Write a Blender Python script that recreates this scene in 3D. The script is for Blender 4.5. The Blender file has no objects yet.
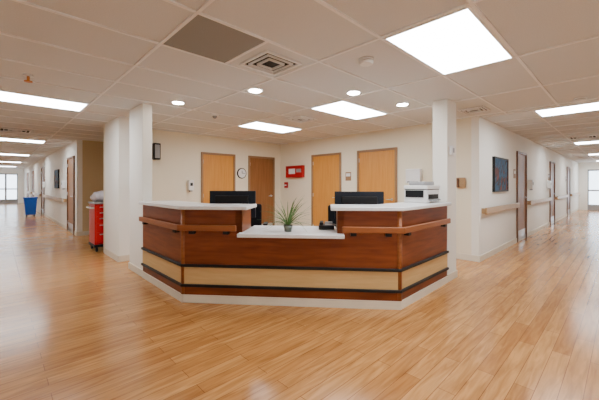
import bpy, bmesh, math, random
from mathutils import Vector, Matrix
random.seed(4)
D=bpy.data; C=bpy.context
H=2.46
# ---------------------------------------------------------------- materials
def newmat(name):
    m=D.materials.new(name); m.use_nodes=True
    return m, m.node_tree, m.node_tree.nodes['Principled BSDF']
def flat(name,col,rough=.5,metal=0,spec=None,var=.03,scale=6):
    m,t,b=newmat(name)
    n=t.nodes.new('ShaderNodeTexNoise'); n.inputs['Scale'].default_value=scale; n.inputs['Detail'].default_value=3
    tc=t.nodes.new('ShaderNodeTexCoord'); t.links.new(tc.outputs['Object'],n.inputs['Vector'])
    r=t.nodes.new('ShaderNodeValToRGB')
    r.color_ramp.elements[0].position=.3; r.color_ramp.elements[1].position=.7
    r.color_ramp.elements[0].color=[c*(1-var) for c in col]+[1]
    r.color_ramp.elements[1].color=[min(1,c*(1+var)) for c in col]+[1]
    t.links.new(n.outputs['Fac'],r.inputs['Fac']); t.links.new(r.outputs['Color'],b.inputs['Base Color'])
    b.inputs['Roughness'].default_value=rough; b.inputs['Metallic'].default_value=metal
    if spec is not None: b.inputs['Specular IOR Level'].default_value=spec
    return m
def wood(name,c1,c2,rough=.35,scl=(1.2,1.2,14),scale=2.5,spec=.5):
    m,t,b=newmat(name)
    tc=t.nodes.new('ShaderNodeTexCoord'); mp=t.nodes.new('ShaderNodeMapping'); mp.inputs['Scale'].default_value=scl
    n=t.nodes.new('ShaderNodeTexNoise'); n.inputs['Scale'].default_value=scale; n.inputs['Detail'].default_value=6; n.inputs['Distortion'].default_value=.6
    r=t.nodes.new('ShaderNodeValToRGB'); r.color_ramp.elements[0].position=.3; r.color_ramp.elements[1].position=.7
    r.color_ramp.elements[0].color=list(c1)+[1]; r.color_ramp.elements[1].color=list(c2)+[1]
    t.links.new(tc.outputs['Object'],mp.inputs['Vector']); t.links.new(mp.outputs['Vector'],n.inputs['Vector'])
    t.links.new(n.outputs['Fac'],r.inputs['Fac']); t.links.new(r.outputs['Color'],b.inputs['Base Color'])
    b.inputs['Roughness'].default_value=rough; b.inputs['Specular IOR Level'].default_value=spec
    return m
def emis(name,col,s):
    m,t,b=newmat(name); b.inputs['Base Color'].default_value=list(col)+[1]
    b.inputs['Emission Color'].default_value=list(col)+[1]; b.inputs['Emission Strength'].default_value=s
    return m
def floor_mat():
    m,t,b=newmat('oak_plank_floor'); L=t.links.new
    tc=t.nodes.new('ShaderNodeTexCoord')
    br=t.nodes.new('ShaderNodeTexBrick'); br.offset=.37; br.inputs['Scale'].default_value=1
    br.inputs['Brick Width'].default_value=1.1; br.inputs['Row Height'].default_value=.11
    br.inputs['Mortar Size'].default_value=.002; br.inputs['Mortar Smooth'].default_value=.1; br.inputs['Bias'].default_value=0
    br.inputs['Color1'].default_value=(.60,.295,.095,1); br.inputs['Color2'].default_value=(.46,.200,.054,1)
    br.inputs['Mortar'].default_value=(.24,.095,.028,1)
    L(tc.outputs['Object'],br.inputs['Vector'])
    mp=t.nodes.new('ShaderNodeMapping'); mp.inputs['Scale'].default_value=(1.3,13,1)
    n=t.nodes.new('ShaderNodeTexNoise'); n.inputs['Scale'].default_value=2.2; n.inputs['Detail'].default_value=7; n.inputs['Distortion'].default_value=.8
    L(tc.outputs['Object'],mp.inputs['Vector']); L(mp.outputs['Vector'],n.inputs['Vector'])
    r=t.nodes.new('ShaderNodeValToRGB'); r.color_ramp.elements[0].position=.32; r.color_ramp.elements[1].position=.68
    r.color_ramp.elements[0].color=(.72,.66,.58,1); r.color_ramp.elements[1].color=(1.14,1.16,1.2,1)
    L(n.outputs['Fac'],r.inputs['Fac'])
    mx=t.nodes.new('ShaderNodeMix'); mx.data_type='RGBA'; mx.blend_type='MULTIPLY'; mx.inputs[0].default_value=1
    L(br.outputs['Color'],mx.inputs[6]); L(r.outputs['Color'],mx.inputs[7]); L(mx.outputs[2],b.inputs['Base Color'])
    b.inputs['Roughness'].default_value=.21
    b.inputs['Specular IOR Level'].default_value=.5
    return m
def painting_mat():
    m,t,b=newmat('abstract_painting'); L=t.links.new
    tc=t.nodes.new('ShaderNodeTexCoord'); n=t.nodes.new('ShaderNodeTexNoise'); n.inputs['Scale'].default_value=3.2; n.inputs['Detail'].default_value=3; n.inputs['Distortion'].default_value=1.5
    r=t.nodes.new('ShaderNodeValToRGB'); e=r.color_ramp.elements
    e[0].position=.3; e[0].color=(.005,.015,.04,1); e[1].position=.8; e[1].color=(.35,.10,.03,1)
    for p,c in((.40,(.01,.04,.09,1)),(.5,(.03,.09,.16,1)),(.54,(.005,.012,.02,1)),(.66,(.16,.03,.02,1))):
        k=e.new(p); k.color=c
    L(tc.outputs['Object'],n.inputs['Vector']); L(n.outputs['Fac'],r.inputs['Fac']); L(r.outputs['Color'],b.inputs['Base Color'])
    b.inputs['Roughness'].default_value=.6; b.inputs['Specular IOR Level'].default_value=.2
    return m
M={}
M['floor']=floor_mat()
M['ceil']=flat('ceiling_tile',(.67,.68,.68),.95,var=.05,scale=120)
M['tbar']=flat('ceiling_tbar',(.84,.84,.84),.6)
M['wall']=flat('cream_wall_paint',(.84,.77,.61),.75,var=.012,scale=2)
M['wallw']=flat('white_wall_paint',(.86,.84,.78),.7,var=.012,scale=2)
M['beige']=flat('beige_wall_paint',(.62,.48,.27),.8,var=.012,scale=2)
M['base']=flat('cream_baseboard',(.74,.68,.56),.5)
M['cherry']=wood('cherry_laminate',(.150,.031,.008),(.240,.058,.015),.36,scl=(1,1,10),spec=.28)
M['cherry2']=wood('cherry_handrail',(.24,.072,.019),(.33,.11,.032),.34,spec=.3)
M['creamp']=wood('cream_laminate',(.58,.38,.16),(.66,.45,.21),.4,spec=.3)
M['dark']=flat('dark_bumper',(.012,.011,.012),.5,spec=.25)
M['counter']=flat('white_solid_surface',(.80,.81,.83),.25,var=.03,scale=60)
M['work']=flat('grey_work_surface',(.5,.47,.42),.4)
M['oak']=wood('oak_door',(.56,.235,.045),(.64,.30,.065),.4,scl=(14,14,.8),spec=.3)
M['oakd']=wood('walnut_door',(.24,.095,.03),(.31,.135,.045),.4,scl=(14,14,.8),spec=.3)
M['frame']=flat('brown_door_frame',(.15,.065,.028),.45)
M['framel']=flat('tan_door_frame',(.30,.17,.08),.5)
M['rail']=wood('oak_wall_rail',(.40,.25,.12),(.48,.31,.16),.4)
M['steel']=flat('brushed_steel',(.6,.6,.6),.3,1)
M['black']=flat('black_plastic',(.005,.005,.006),.5,spec=.25)
M['blue_screen']=flat('monitor_back_plastic',(.008,.011,.018),.5,spec=.2)
M['white']=flat('white_plastic',(.8,.8,.8),.4)
M['grey']=flat('grey_plastic',(.30,.30,.31),.5)
M['red']=flat('red_cart_paint',(.5,.004,.008),.35,spec=.3)
M['redb']=flat('red_alarm_paint',(.40,.004,.008),.4,spec=.3)
M['blue']=flat('blue_bin_plastic',(.008,.07,.36),.45,spec=.3)
M['leaf']=flat('plant_leaf',(.065,.17,.025),.5,var=.4,scale=14,spec=.3)
M['pot']=flat('pot_ceramic',(.10,.12,.09),.3)
M['soil']=flat('potting_soil',(.05,.03,.02),.9)
M['lamp']=emis('light_diffuser',(.92,.965,1),25)
M['down']=emis('downlight_lens',(1,.95,.86),100)
M['greyp']=flat('grey_return_panel',(.27,.27,.25),.8,var=.06,scale=200)
M['ventd']=flat('vent_shadow_black',(.02,.02,.02),.9)
M['paint']=painting_mat()
M['bag']=flat('white_bag',(.6,.55,.6),.6,var=.2,scale=8)
M['orange']=flat('brass_orange',(.6,.22,.05),.4)
M['fabric']=flat('dark_chair_fabric',(.006,.007,.010),.9,spec=.15)
def glass():
    m,t,b=newmat('window_glass'); L=t.links.new
    tr=t.nodes.new('ShaderNodeBsdfTransparent'); g=t.nodes.new('ShaderNodeBsdfGlossy'); g.inputs['Roughness'].default_value=.05
    mx=t.nodes.new('ShaderNodeMixShader'); mx.inputs[0].default_value=.08
    L(tr.outputs[0],mx.inputs[1]); L(g.outputs[0],mx.inputs[2]); L(mx.outputs[0],t.nodes['Material Output'].inputs['Surface'])
    return m
M['glass']=glass()
# ---------------------------------------------------------------- helpers
def obj_from(name,bm,mat,parent=None,bevel=0,smooth=False):
    bmesh.ops.recalc_face_normals(bm,faces=bm.faces)
    me=D.meshes.new(name); bm.to_mesh(me); bm.free()
    o=D.objects.new(name,me); C.collection.objects.link(o)
    me.materials.append(M[mat] if isinstance(mat,str) else mat)
    if smooth:
        for p in me.polygons: p.use_smooth=True
    if bevel:
        md=o.modifiers.new('bevel','BEVEL'); md.width=bevel; md.segments=3; md.limit_method='ANGLE'
    if parent: o.parent=parent
    return o
def empty(name,loc=(0,0,0),rot=0):
    e=D.objects.new(name,None); e.empty_display_size=.1; C.collection.objects.link(e)
    e.location=loc; e.rotation_euler=(0,0,math.radians(rot)); return e
def addbox(bm,x0,x1,y0,y1,z0,z1,mtx=None):
    vs=[Vector((x,y,z)) for z in(z0,z1) for x,y in((x0,y0),(x1,y0),(x1,y1),(x0,y1))]
    if mtx: vs=[mtx@v for v in vs]
    v=[bm.verts.new(p) for p in vs]
    for f in((3,2,1,0),(4,5,6,7),(0,1,5,4),(1,2,6,5),(2,3,7,6),(3,0,4,7)): bm.faces.new([v[i] for i in f])
def box(name,x0,x1,y0,y1,z0,z1,mat,parent=None,bevel=0):
    cx,cy,cz=(x0+x1)/2,(y0+y1)/2,(z0+z1)/2
    bm=bmesh.new(); addbox(bm,x0-cx,x1-cx,y0-cy,y1-cy,z0-cz,z1-cz)
    o=obj_from(name,bm,mat,parent,bevel); o.location=(cx,cy,cz); return o
def cyl(name,c,r,h,mat,parent=None,axis='Z',r2=None,seg=24,bevel=0):
    bm=bmesh.new(); bmesh.ops.create_cone(bm,cap_ends=True,segments=seg,radius1=r,radius2=r if r2 is None else r2,depth=h)
    o=obj_from(name,bm,mat,parent,bevel)
    for p in o.data.polygons:
        if len(p.vertices)==4: p.use_smooth=True
    o.location=c
    if axis=='X': o.rotation_euler=(0,math.pi/2,0)
    if axis=='Y': o.rotation_euler=(math.pi/2,0,0)
    return o
def offs(path,d):
    n=[]
    for a,b in zip(path[:-1],path[1:]):
        v=Vector((b[0]-a[0],b[1]-a[1])).normalized(); n.append(Vector((-v.y,v.x)))
    out=[]
    for i,p in enumerate(path):
        if i==0: m=n[0]
        elif i==len(path)-1: m=n[-1]
        else: m=(n[i-1]+n[i])/(1+n[i-1].dot(n[i]))
        out.append((p[0]+m.x*d,p[1]+m.y*d))
    return out
def strip(name,path,d0,d1,z0,z1,mat,parent=None,bevel=0):
    a,b=offs(path,d0),offs(path,d1)
    bm=bmesh.new(); rows=[]
    for p,q in zip(a,b):
        rows.append([bm.verts.new((p[0],p[1],z0)),bm.verts.new((q[0],q[1],z0)),bm.verts.new((q[0],q[1],z1)),bm.verts.new((p[0],p[1],z1))])
    for r,s in zip(rows[:-1],rows[1:]):
        for i in range(4): bm.faces.new((r[i],r[(i+1)%4],s[(i+1)%4],s[i]))
    bm.faces.new(rows[0][::-1]); bm.faces.new(rows[-1])
    return obj_from(name,bm,mat,parent,bevel)
# ---------------------------------------------------------------- shell
X1,Y1=22.0,30.0
XO,YO=-1.7,-1.7
box('floor',XO-.1,X1+.1,YO-.1,Y1+.1,-.1,0,'floor')
box('ceiling',XO-.1,X1+.1,YO-.1,Y1+.1,H,H+.1,'ceil')
box('wall_station_back_left',1.5,6.0,6.87,6.99,0,H,'wall')
box('wall_station_back_right',5.88,6.0,1.84,6.87,0,H,'wall')
box('wall_corridor_right',5.88,X1,1.72,1.84,0,H,'wallw')
box('wall_corridor_left',1.5,1.62,9.75,Y1,0,H,'wallw')
box('wall_alcove_end',1.62,2.9,9.75,9.87,0,H,'beige')
box('wall_alcove_side',2.78,2.9,6.99,9.75,0,H,'beige')
box('wall_pier',1.5,2.0,5.95,6.87,0,H,'wallw')
box('wall_outer_south',XO,X1,YO-.1,YO,0,H,'wallw')
box('wall_outer_west',XO-.1,XO,YO-.1,Y1,0,H,'wallw')
def column(x0,x1,y0,y1):
    e=empty('structural_column',((x0+x1)/2,(y0+y1)/2,0)); a,b=(x1-x0)/2,(y1-y0)/2
    box('shaft',-a,a,-b,b,0,H,'wallw',e,.006)
    box('base_trim',-a-.012,a+.012,-b-.012,b+.012,0,.1,'base',e,.004)
column(1.5,1.63,4.75,5.36); column(4.36,4.68,1.66,1.86)
def endwall(tag,loc,rot,w0,w1):
    e=empty('wall_'+tag,loc,rot)
    a,b=w0,w1
    g0,g1=a+.35,b-.35
    box('jamb_side_1',a,g0,0,.12,0,H,'wallw',e); box('jamb_side_2',g1,b,0,.12,0,H,'wallw',e)
    box('header',g0,g1,0,.12,2.1,H,'wallw',e)
    e2=empty('window_'+('1' if tag=='end_left' else '2'),loc,rot)
    n=4; w=(g1-g0)/n
    for i in range(n+1):
        x=g0+i*w; box('mullion_%d'%i,max(g0,x-.05),min(g1,x+.05),.02,.09,0,2.1,'grey',e2)
    for i in range(n):
        for k,(z0,z1) in enumerate(((0,.3),(.98,1.06),(2.02,2.1))):
            box('rail_%d_%d'%(i,k),g0+i*w+.05,g0+(i+1)*w-.05,.03,.08,z0,z1,'grey',e2)
        box('glass_%d'%i,g0+i*w+.05,g0+(i+1)*w-.05,.05,.056,.3,2.02,'glass',e2)
endwall('end_left',(0,Y1,0),0,XO,1.5)
endwall('end_right',(X1,0,0),-90,-1.72,1.7)
box('baseboard_back_left',2.0,5.88,6.858,6.87,0,.1,'base')
box('baseboard_back_right',5.868,5.88,1.72,6.858,0,.1,'base')
box('baseboard_corridor_right',5.868,X1,1.706,1.72,0,.1,'base')
box('baseboard_corridor_left',1.486,1.5,9.75,Y1,0,.1,'base')
box('baseboard_alcove',1.5,2.78,9.738,9.75,0,.1,'base')
box('baseboard_pier_side',1.488,1.5,5.94,6.87,0,.1,'base')
box('baseboard_pier_front',1.5,2.0,5.938,5.95,0,.1,'base')
# ceiling grid
bm=bmesh.new(); t=.012; zb0,zb1=H-.012,H+.002
x=.97-1.2*3
XT=5.97
while x<XT:
    if x>XO: addbox(bm,x-t,x+t,YO,Y1 if x<2.5 else 7,zb0,zb1)
    x+=1.2
y=.68-.655*4
while y<Y1:
    if y>YO: addbox(bm,XO,XT if y<7 else 2.8,y-t,y+t,zb0+.001,zb1)
    y+=.655
x=XT
while x<X1:
    addbox(bm,x-t,x+t,YO,1.72,zb0,zb1); x+=.655
for y in(-1.4,-.2,1.0): addbox(bm,XT,X1,y-t,y+t,zb0+.001,zb1)
addbox(bm,1.57-t,1.57+t,1.99,2.645,zb0,zb1)
obj_from('trim_ceiling_grid',bm,'tbar')
def troffer(x0,x1,y0,y1):
    e=empty('ceiling_light_panel',((x0+x1)/2,(y0+y1)/2,H)); a,b=(x1-x0)/2-.012,(y1-y0)/2-.012
    box('diffuser',-a+.02,a-.02,-b+.02,b-.02,-.014,-.001,'lamp',e)
    bm=bmesh.new()
    for q in((-a,a,-b,-b+.02),(-a,a,b-.02,b),(-a,-a+.02,-b+.02,b-.02),(a-.02,a,-b+.02,b-.02)): addbox(bm,*q,-.018,0)
    obj_from('frame',bm,'tbar',e)
for k0,x0 in((0,2.17),(3,3.37),(6,3.37),(7,-.23),(15,-.23),(23,-.23),(31,-.23),(39,-.23),(-3,-.23)):  # last entry: unseen panel behind the camera, added to light the floor
    y0=.68+.655*k0; troffer(x0,x0+1.2,y0,y0+.655)
for k in(0,8,15,22):
    x0=XT+.655*k; troffer(x0,x0+.655,-.2,1.0)
def downlight(x,y):
    e=empty('recessed_downlight',(x,y,H))
    cyl('trim_ring',(0,0,-.006),.095,.012,'white',e); cyl('lens',(0,0,-.0135),.072,.005,'down',e)
for p in((1.84,4.35),(2.28,3.14),(3.22,2.36),(4.19,2.22)): downlight(*p)
e=empty('ceiling_return_panel',(1.27,2.3175,H)); box('plate',-.285,.285,-.312,.312,-.008,0,'greyp',e)
def diffuser(x,y,s,name='ceiling_air_diffuser'):
    e=empty(name,(x,y,H)); h=s/2
    box('throat',-h+.01,h-.01,-h+.01,h-.01,-.006,0,'ventd',e)
    bm=bmesh.new(); r=h; k=0
    while r>.04:
        w=.022 if k==0 else .011; z1=-.004; z0=-.02-.003*min(k,2)
        for q in((-r,r,-r,-r+w),(-r,r,r-w,r),(-r,-r+w,-r+w,r-w),(r-w,r,-r+w,r-w)): addbox(bm,*q,z0,z1)
        r-=h/3.6; k+=1
    obj_from('louvre_rings',bm,'tbar',e)
diffuser(1.88,2.34,.42); diffuser(3.85,3.95,.42); diffuser(5.3,1.62,.36); diffuser(.3,8.95,.5); diffuser(10.2,.72,.5)
def smoke(x,y):
    e=empty('smoke_detector',(x,y,H)); cyl('base',(0,0,-.01),.07,.02,'white',e); cyl('dome',(0,0,-.038),.058,.024,'white',e,r2=.065,bevel=.004); cyl('sensor_band',(0,0,-.0235),.055,.007,'grey',e)
smoke(2.46,1.66); smoke(5.6,.42)
e=empty('ceiling_sprinkler',(.25,4.37,H)); cyl('escutcheon',(0,0,-.008),.045,.016,'white',e); cyl('stem',(0,0,-.04),.012,.05,'orange',e); cyl('deflector',(0,0,-.07),.035,.01,'orange',e)
e=empty('security_camera_dome',(2.6,4.7,H)); cyl('mount',(0,0,-.012),.06,.024,'white',e)
bm=bmesh.new(); bmesh.ops.create_uvsphere(bm,u_segments=20,v_segments=12,radius=.038); o=obj_from('dome',bm,'grey',e,smooth=True); o.location=(0,0,-.03)
# ---------------------------------------------------------------- doors
NDOOR=[0]
def door(loc,rot,w,mat,frame,top=2.07,handle=1):
    NDOOR[0]+=1
    e=empty('door_%d'%NDOOR[0],loc,rot); h=w/2; f=.05
    box('slab',-h+f,h-f,-.012,-.001,.008,top-f,mat,e)
    box('jamb_1',-h,-h+f,-.035,-.001,0,top,frame,e,.004); box('jamb_2',h-f,h,-.035,-.001,0,top,frame,e,.004)
    box('head',-h+f,h-f,-.035,-.001,top-f,top,frame,e,.004)
    hx=handle*(h-f-.07)
    cyl('rose',(hx,-.018,1.0),.028,.012,'steel',e,'Y'); cyl('spindle',(hx,-.04,1.0),.009,.05,'steel',e,'Y')
    cyl('lever',(hx-handle*.05,-.06,1.0),.009,.12,'steel',e,'X')
    box('kick_plate',-h+f+.02,h-f-.02,-.014,-.012,.03,.25,'steel' if mat=='oakd' else mat,e)
    for z in(.25,1.05,1.85): cyl('hinge',(-handle*(h-f-.004),-.018,z),.008,.09,'steel',e)
door((3.90,6.87,0),0,.92,'oak','framel'); door((5.20,6.87,0),0,.88,'oakd','framel',2.07)
door((5.88,5.14,0),-90,.96,'oak','framel'); door((5.88,3.71,0),-90,.98,'oak','framel')
for x in(8.95,13.4,17.7): door((x,1.72,0),0,.95,'oakd','frame')
for y in(10.55,17.6,22.5,26.5): door((1.5,y,0),-90,1.05,'oakd','frame')
# ---------------------------------------------------------------- wall rails
def wrail(loc,rot,L):
    e=empty('wall_handrail',loc,rot)
    box('grip',-L/2,L/2,-.085,-.05,.80,.91,'rail',e,.014)
    box('return_1',-L/2,-L/2+.04,-.05,0,.81,.90,'rail',e); box('return_2',L/2-.04,L/2,-.05,0,.81,.90,'rail',e)
    n=max(2,int(L/1))
    for i in range(n): 
        x=-L/2+L*(i+.5)/n; box('bracket_%d'%i,x-.03,x+.03,-.05,0,.83,.89,'steel',e)
wrail((7.2,1.72,0),0,2.4); wrail((11.2,1.72,0),0,3.2); wrail((15.5,1.72,0),0,3.0); wrail((20,1.72,0),0,3.4)
wrail((1.5,14.1,0),-90,5.6); wrail((1.5,20,0),-90,3.6); wrail((1.5,24.5,0),-90,2.6)
# ---------------------------------------------------------------- nurse station desk
A=(1.50,4.735);B=(1.50,3.42);Cc=(3.04,1.64);Dd=(4.345,1.66)
def on(t): return (B[0]+(Cc[0]-B[0])*t,B[1]+(Cc[1]-B[1])*t)
dirv=Vector((Cc[0]-B[0],Cc[1]-B[1])).normalized(); nv=Vector((-dirv.y,dirv.x))
desk=empty('nurse_station_desk')
full=[A,B,Cc,Dd]; tl,tr=.285,.725
Lp=[A,B,on(tl)]; Rp=[on(tr),Cc,Dd]
strip('front_body',full,0,.05,0,.74,'cherry',desk)
strip('upper_panel_left',Lp,0,.05,.74,1.03,'cherry',desk); strip('upper_panel_right',Rp,0,.05,.74,1.03,'cherry',desk)
strip('base_trim',full,-.014,0,0,.085,'base',desk)
strip('cream_band',full,-.006,0,.20,.40,'creamp',desk)
strip('bumper_low',full,-.028,0,.175,.205,'dark',desk,.006); strip('bumper_high',full,-.028,0,.395,.425,'dark',desk,.006)
strip('counter_left',[A,B,on(tl+.03)],-.06,.42,1.03,1.07,'counter',desk,.008)
strip('counter_right',[on(tr-.03),Cc,Dd],-.06,.42,1.03,1.07,'counter',desk,.008)
strip('work_surface_left',Lp,.05,.78,.71,.74,'work',desk); strip('work_surface_right',Rp,.05,.78,.71,.74,'work',desk)
strip('transaction_top',[on(.275),on(.755)],-.12,-.002,.745,.785,'counter',desk,.008)
strip('transaction_top_inner',[on(tl+.002),on(tr-.002)],-.004,.58,.745,.785,'counter',desk)
strip('end_panel_left',[on(tl-.03),on(tl)],.0,.40,.74,1.03,'cherry',desk)
strip('end_panel_right',[on(tr),on(tr+.03)],.0,.40,.74,1.03,'cherry',desk)
strip('leg_panel_1',[on(.02),on(.03)],.1,.7,0,.71,'cherry',desk); strip('leg_panel_2',[on(.97),on(.98)],.1,.7,0,.71,'cherry',desk)
strip('leg_panel_3',[on(.28),on(.29)],.05,.7,0,.71,'cherry',desk); strip('leg_panel_4',[on(.71),on(.72)],.05,.7,0,.71,'cherry',desk)
for i,p in enumerate((B,Cc)):
    cyl('corner_post_%d'%i,(p[0]+nv.x*.012,p[1]+nv.y*.012,.56),.026,.94,'cherry2',desk)
def drail(path,nm):
    strip(nm,path,-.075,-.042,.80,.865,'cherry2',desk,.01)
    for k,(a,b) in enumerate(zip(path[:-1],path[1:])):
        v=Vector((b[0]-a[0],b[1]-a[1])); l=v.length; u=v.normalized()
        for j,s in enumerate((.12,l-.12)):
            c=Vector(a)+u*s; strip(nm+'_bracket_%d_%d'%(k,j),[tuple(c-u*.03),tuple(c+u*.03)],-.055,0,.765,.80,'dark',desk)
            strip(nm+'_standoff_%d_%d'%(k,j),[tuple(c-u*.02),tuple(c+u*.02)],-.043,0,.80,.84,'dark',desk)
drail([(1.5,4.68),B,on(tl-.02)],'rail_left'); drail([on(tr+.02),Cc,(4.28,1.66)],'rail_right')
# ---------------------------------------------------------------- desk items
DA=math.degrees(math.atan2(dirv.y,dirv.x))
def dpt(t,d): 
    p=on(t); return (p[0]+nv.x*d,p[1]+nv.y*d)
def monitor(t,d,zb,top,w=.60,rot=None):
    x,y=dpt(t,d); e=empty('computer_monitor',(x,y,zb),DA if rot is None else rot); T=top-zb
    box('foot',-.12,.12,-.08,.1,0,.015,'black',e,.005); box('neck',-.03,.03,-.05,-.02,.015,T-.1,'black',e)
    box('panel',-w/2,w/2,-.02,.02,T-.34,T,'blue_screen',e,.006); box('back_shell',-w/2+.08,w/2-.08,-.05,-.018,T-.29,T-.06,'black',e,.012)
    box('screen',-w/2+.015,w/2-.015,.02,.022,T-.325,T-.015,'black',e)
    k=empty('computer_keyboard',(x+nv.x*.11,y+nv.y*.11,zb),DA)
    box('deck',-.2,.2,0,.035,0,.018,'black',k,.004); box('keys',-.19,.19,.004,.032,.018,.024,'grey',k)
monitor(.165,.58,.74,1.225); monitor(.845,.58,.74,1.22)
def chair(x,y,rot,top=1.02):
    e=empty('office_chair',(x,y,0),rot)
    box('seat',-.24,.24,-.23,.23,.43,.51,'fabric',e,.03); box('backrest',-.22,.22,.2,.27,.56,top,'fabric',e,.03)
    box('back_bracket',-.04,.04,.2,.29,.42,.7,'black',e,.01); cyl('gas_lift',(0,0,.26),.03,.34,'black',e)
    for s in(-1,1):
        box('arm_post',s*.27-.015,s*.27+.015,-.02,.04,.45,.68,'black',e); box('arm_pad',s*.27-.035,s*.27+.035,-.14,.14,.68,.71,'black',e,.01)
        box('arm_link',min(s*.2,s*.27),max(s*.2,s*.27),-.02,.04,.44,.47,'black',e)
    for i in range(5):
        a=i*2*math.pi/5; bm=bmesh.new(); addbox(bm,.0,.29,-.02,.02,.07,.1,Matrix.Rotation(a,4,'Z')); obj_from('leg_%d'%i,bm,'black',e)
        cyl('castor_%d'%i,(.28*math.cos(a),.28*math.sin(a),.035),.035,.03,'black',e,'Y')
chair(2.83,4.08,140)
chair(3.95,3.0,-20,.98)
x,y=dpt(.675,.36); e=empty('desk_telephone',(x,y,.785),DA)
box('body',-.09,.09,-.1,.1,0,.05,'black',e,.01); box('handset',-.08,-.035,-.1,.1,.05,.085,'black',e,.012); box('display',-.02,.07,.03,.08,.05,.075,'grey',e,.004); box('keypad',-.02,.07,-.08,.01,.05,.056,'grey',e)
e=empty('desktop_printer',(4.10,1.90,1.07),0)
box('body',-.19,.21,-.16,.15,0,.17,'white',e,.015); box('scanner_lid',-.2,.21,-.17,.15,.175,.225,'white',e,.012); box('gap',-.185,.2,-.155,.14,.165,.18,'black',e)
box('paper_slot',-.15,.15,-.164,-.155,.05,.11,'black',e); box('control_panel',-.205,-.188,-.12,.12,.07,.16,'black',e); box('paper_tray',-.14,.14,-.2,-.155,.03,.045,'grey',e)
box('document_feeder',-.12,.18,-.1,.12,.225,.275,'grey',e,.015)
# plant
x,y=dpt(.495,.10); e=empty('potted_spider_plant',(x,y,.785))
cyl('pot',(0,0,.035),.04,.07,'pot',e,r2=.052); cyl('soil',(0,0,.0705),.046,.004,'soil',e)
bm=bmesh.new()
for i in range(64):
    a=random.uniform(0,2*math.pi); L=random.uniform(.22,.44); up=random.uniform(.30,1.52); w=random.uniform(.005,.0095)
    p=Vector((.014*math.cos(a),.014*math.sin(a),.07)); el=up; prev=None; N=9; side=Vector((-math.sin(a),math.cos(a),0))
    bend=random.uniform(.03,.15)*(1.6-up*.6)
    for k in range(N+1):
        s=k/N; ww=w*(1-s)**.6*(.6+.8*s if s<.5 else 1)
        q=(bm.verts.new(p-side*ww),bm.verts.new(p+Vector((0,0,-ww*.5))),bm.verts.new(p+side*ww))
        if prev:
            bm.faces.new((prev[0],prev[1],q[1],q[0])); bm.faces.new((prev[1],prev[2],q[2],q[1]))
        prev=q; el-=bend
        p=p+Vector((math.cos(a)*math.cos(el),math.sin(a)*math.cos(el),math.sin(el)))*(L/N)
        p.z=max(p.z,.012)
obj_from('leaves',bm,'leaf',e,smooth=True)
# ---------------------------------------------------------------- wall items
e=empty('wall_clock',(4.555,6.87,1.60)); cyl('rim',(0,-.015,0),.135,.03,'black',e,'Y'); cyl('face',(0,-.032,0),.115,.004,'white',e,'Y')
box('hour_hand',-.006,.006,-.038,-.035,0,.06,'black',e); box('minute_hand',0,.09,-.038,-.035,-.004,.004,'black',e)
e=empty('fire_alarm_cabinet',(5.88,6.22,1.66),-90); box('case',-.33,.33,-.09,0,-.16,.16,'redb',e,.008); box('window',-.2,.05,-.094,-.088,-.06,.08,'white',e); box('label',.1,.28,-.094,-.088,-.02,.07,'grey',e)
e=empty('fire_pull_station',(5.88,6.6,1.3),-90); box('case',-.06,.06,-.05,0,-.08,.08,'redb',e,.006); box('pull_bar',-.04,.04,-.06,-.05,-.02,.01,'white',e)
def dispenser(loc,rot,nm='soap_dispenser'):
    e=empty(nm,loc,rot); box('housing',-.06,.06,-.1,0,-.1,.13,'white',e,.015); box('window',-.03,.03,-.103,-.098,0,.07,'black',e); box('spout',-.03,.03,-.09,-.03,-.13,-.1,'grey',e,.005)
dispenser((3.17,6.87,1.28),0); dispenser((1.72,5.95,1.33),0,'hand_sanitizer_dispenser'); dispenser((9.75,1.72,1.3),0,'hand_sanitizer_dispenser'); dispenser((12.5,1.72,1.3),0,'hand_sanitizer_dispenser')
dispenser((1.5,11.5,1.3),-90,'hand_sanitizer_dispenser'); dispenser((1.5,16.6,1.3),-90,'hand_sanitizer_dispenser')
def sign(loc,rot):
    e=empty('room_sign',loc,rot); box('plate',-.08,.08,-.008,0,-.1,.1,'framel',e,.003); box('label',-.06,.06,-.011,-.008,0,.07,'white',e)
sign((8.3,1.72,1.55),0); sign((12.75,1.72,1.55),0); sign((17.0,1.72,1.55),0); sign((1.5,11.25,1.55),-90); sign((1.5,16.9,1.55),-90)
sign((5.88,4.46,1.5),-90)
e=empty('wall_speaker',(2.42,6.87,2.0)); box('case',-.07,.07,-.12,0,-.17,.17,'black',e,.01); box('grille',-.05,.05,-.124,-.12,-.14,.14,'grey',e)
e=empty('wall_strobe',(4.47,1.66,1.77)); box('case',-.04,.04,-.035,0,-.06,.06,'white',e,.006); box('lens',-.02,.02,-.045,-.035,-.03,.03,'grey',e)
e=empty('wall_phone',(5.88,2.0,1.34),-90); box('case',-.07,.07,-.05,0,-.09,.09,'rail',e,.01); box('handset',-.06,-.02,-.08,-.05,-.08,.08,'frame',e,.01)
e=empty('paper_towel_dispenser',(5.88,2.85,1.46),-90); box('case',-.15,.15,-.1,0,-.13,.15,'white',e,.015); box('slot',-.11,.11,-.104,-.098,-.11,-.09,'black',e)
e=empty('framed_painting',(7.12,1.72,1.5)); box('canvas',-.46,.46,-.035,-.01,-.30,.30,'paint',e)
for i,q in enumerate(((-.49,.49,-.33,-.30),(-.49,.49,.30,.33),(-.49,-.46,-.30,.30),(.46,.49,-.30,.30))): box('frame_%d'%i,q[0],q[1],-.045,0,q[2],q[3],'dark',e)
e=empty('framed_painting',(1.5,13.2,1.5),-90); box('canvas',-.4,.4,-.035,-.01,-.28,.28,'paint',e)
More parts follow.
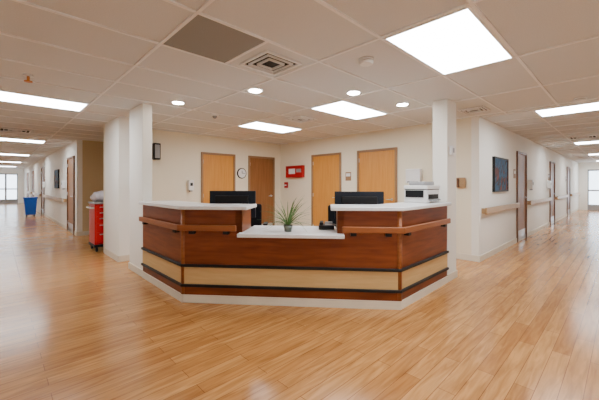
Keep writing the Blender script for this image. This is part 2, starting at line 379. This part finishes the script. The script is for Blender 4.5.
for i,q in enumerate(((-.43,.43,-.31,-.28),(-.43,.43,.28,.31),(-.43,-.40,-.28,.28),(.40,.43,-.28,.28))): box('frame_%d'%i,q[0],q[1],-.045,0,q[2],q[3],'dark',e)
# ---------------------------------------------------------------- cart
e=empty('red_medical_cart',(1.66,7.36,0))
box('body',-.28,.28,-.24,.26,.14,.93,'red',e,.01); box('base',-.29,.29,-.26,.27,.09,.14,'black',e,.01)
hs=(.2,.17,.12,.1,.1)
for i,h in enumerate(hs):
    z0=.17+sum(hs[:i])+.01*i
    box('drawer_%d'%i,-.26,.26,-.26,-.24,z0,z0+h,'red',e,.006)
    zz=z0+h-.04
    box('pull_%d'%i,-.2,.2,-.275,-.26,zz,zz+.015,'steel',e)
box('top',-.3,.3,-.27,.28,.93,.96,'grey',e,.01)
box('side_handle',-.34,-.31,-.2,.2,.84,.87,'steel',e); box('handle_arm_1',-.31,-.28,-.2,-.17,.84,.87,'steel',e); box('handle_arm_2',-.31,-.28,.17,.2,.84,.87,'steel',e)
for i,(a,b) in enumerate(((-.24,-.2),(.24,-.2),(-.24,.22),(.24,.22))): cyl('castor_%d'%i,(a,b,.045),.045,.03,'black',e,'X')
e=empty('supply_bag',(1.56,7.31,.96))
for i,(a,b,s) in enumerate(((-.04,0,.13),(.12,.05,.12),(-.1,.1,.1),(.05,-.08,.09))):
    bm=bmesh.new(); bmesh.ops.create_icosphere(bm,subdivisions=3,radius=s)
    for v in bm.verts: v.co*=1+.1*math.sin(v.co.x*50+i)+.08*math.sin(v.co.y*43); v.co.z*=.8
    zmin=min(v.co.z for v in bm.verts)
    o=obj_from('fold_%d'%i,bm,'bag',e,smooth=True); o.location=(a,b,-zmin)
# ---------------------------------------------------------------- blue bin
e=empty('blue_laundry_hamper',(1.05,17.2,0))
bm=bmesh.new(); bmesh.ops.create_cone(bm,cap_ends=True,segments=4,radius1=.23,radius2=.30,depth=.66,matrix=Matrix.Rotation(math.pi/4,4,'Z')); o=obj_from('bin',bm,'blue',e,.02); o.location=(0,0,.40)
box('lid',-.23,.23,-.23,.23,.73,.79,'blue',e,.02)
for i,(a,b) in enumerate(((-.12,-.12),(.12,-.12),(-.12,.12),(.12,.12))): cyl('castor_%d'%i,(a,b,.035),.035,.03,'black',e,'X')
# ---------------------------------------------------------------- world, camera
w=D.worlds.new('sky'); C.scene.world=w; w.use_nodes=True
bg=w.node_tree.nodes['Background']; bg.inputs[0].default_value=(.74,.87,1,1); bg.inputs[1].default_value=7
cam=D.cameras.new('cam'); co=D.objects.new('camera',cam); C.collection.objects.link(co)
co.location=(0,0,1.3); co.rotation_euler=(math.pi/2,0,math.radians(-44)); cam.lens=315/599*36; cam.sensor_width=36; cam.shift_y=-15/599; cam.clip_start=.02
C.scene.camera=co
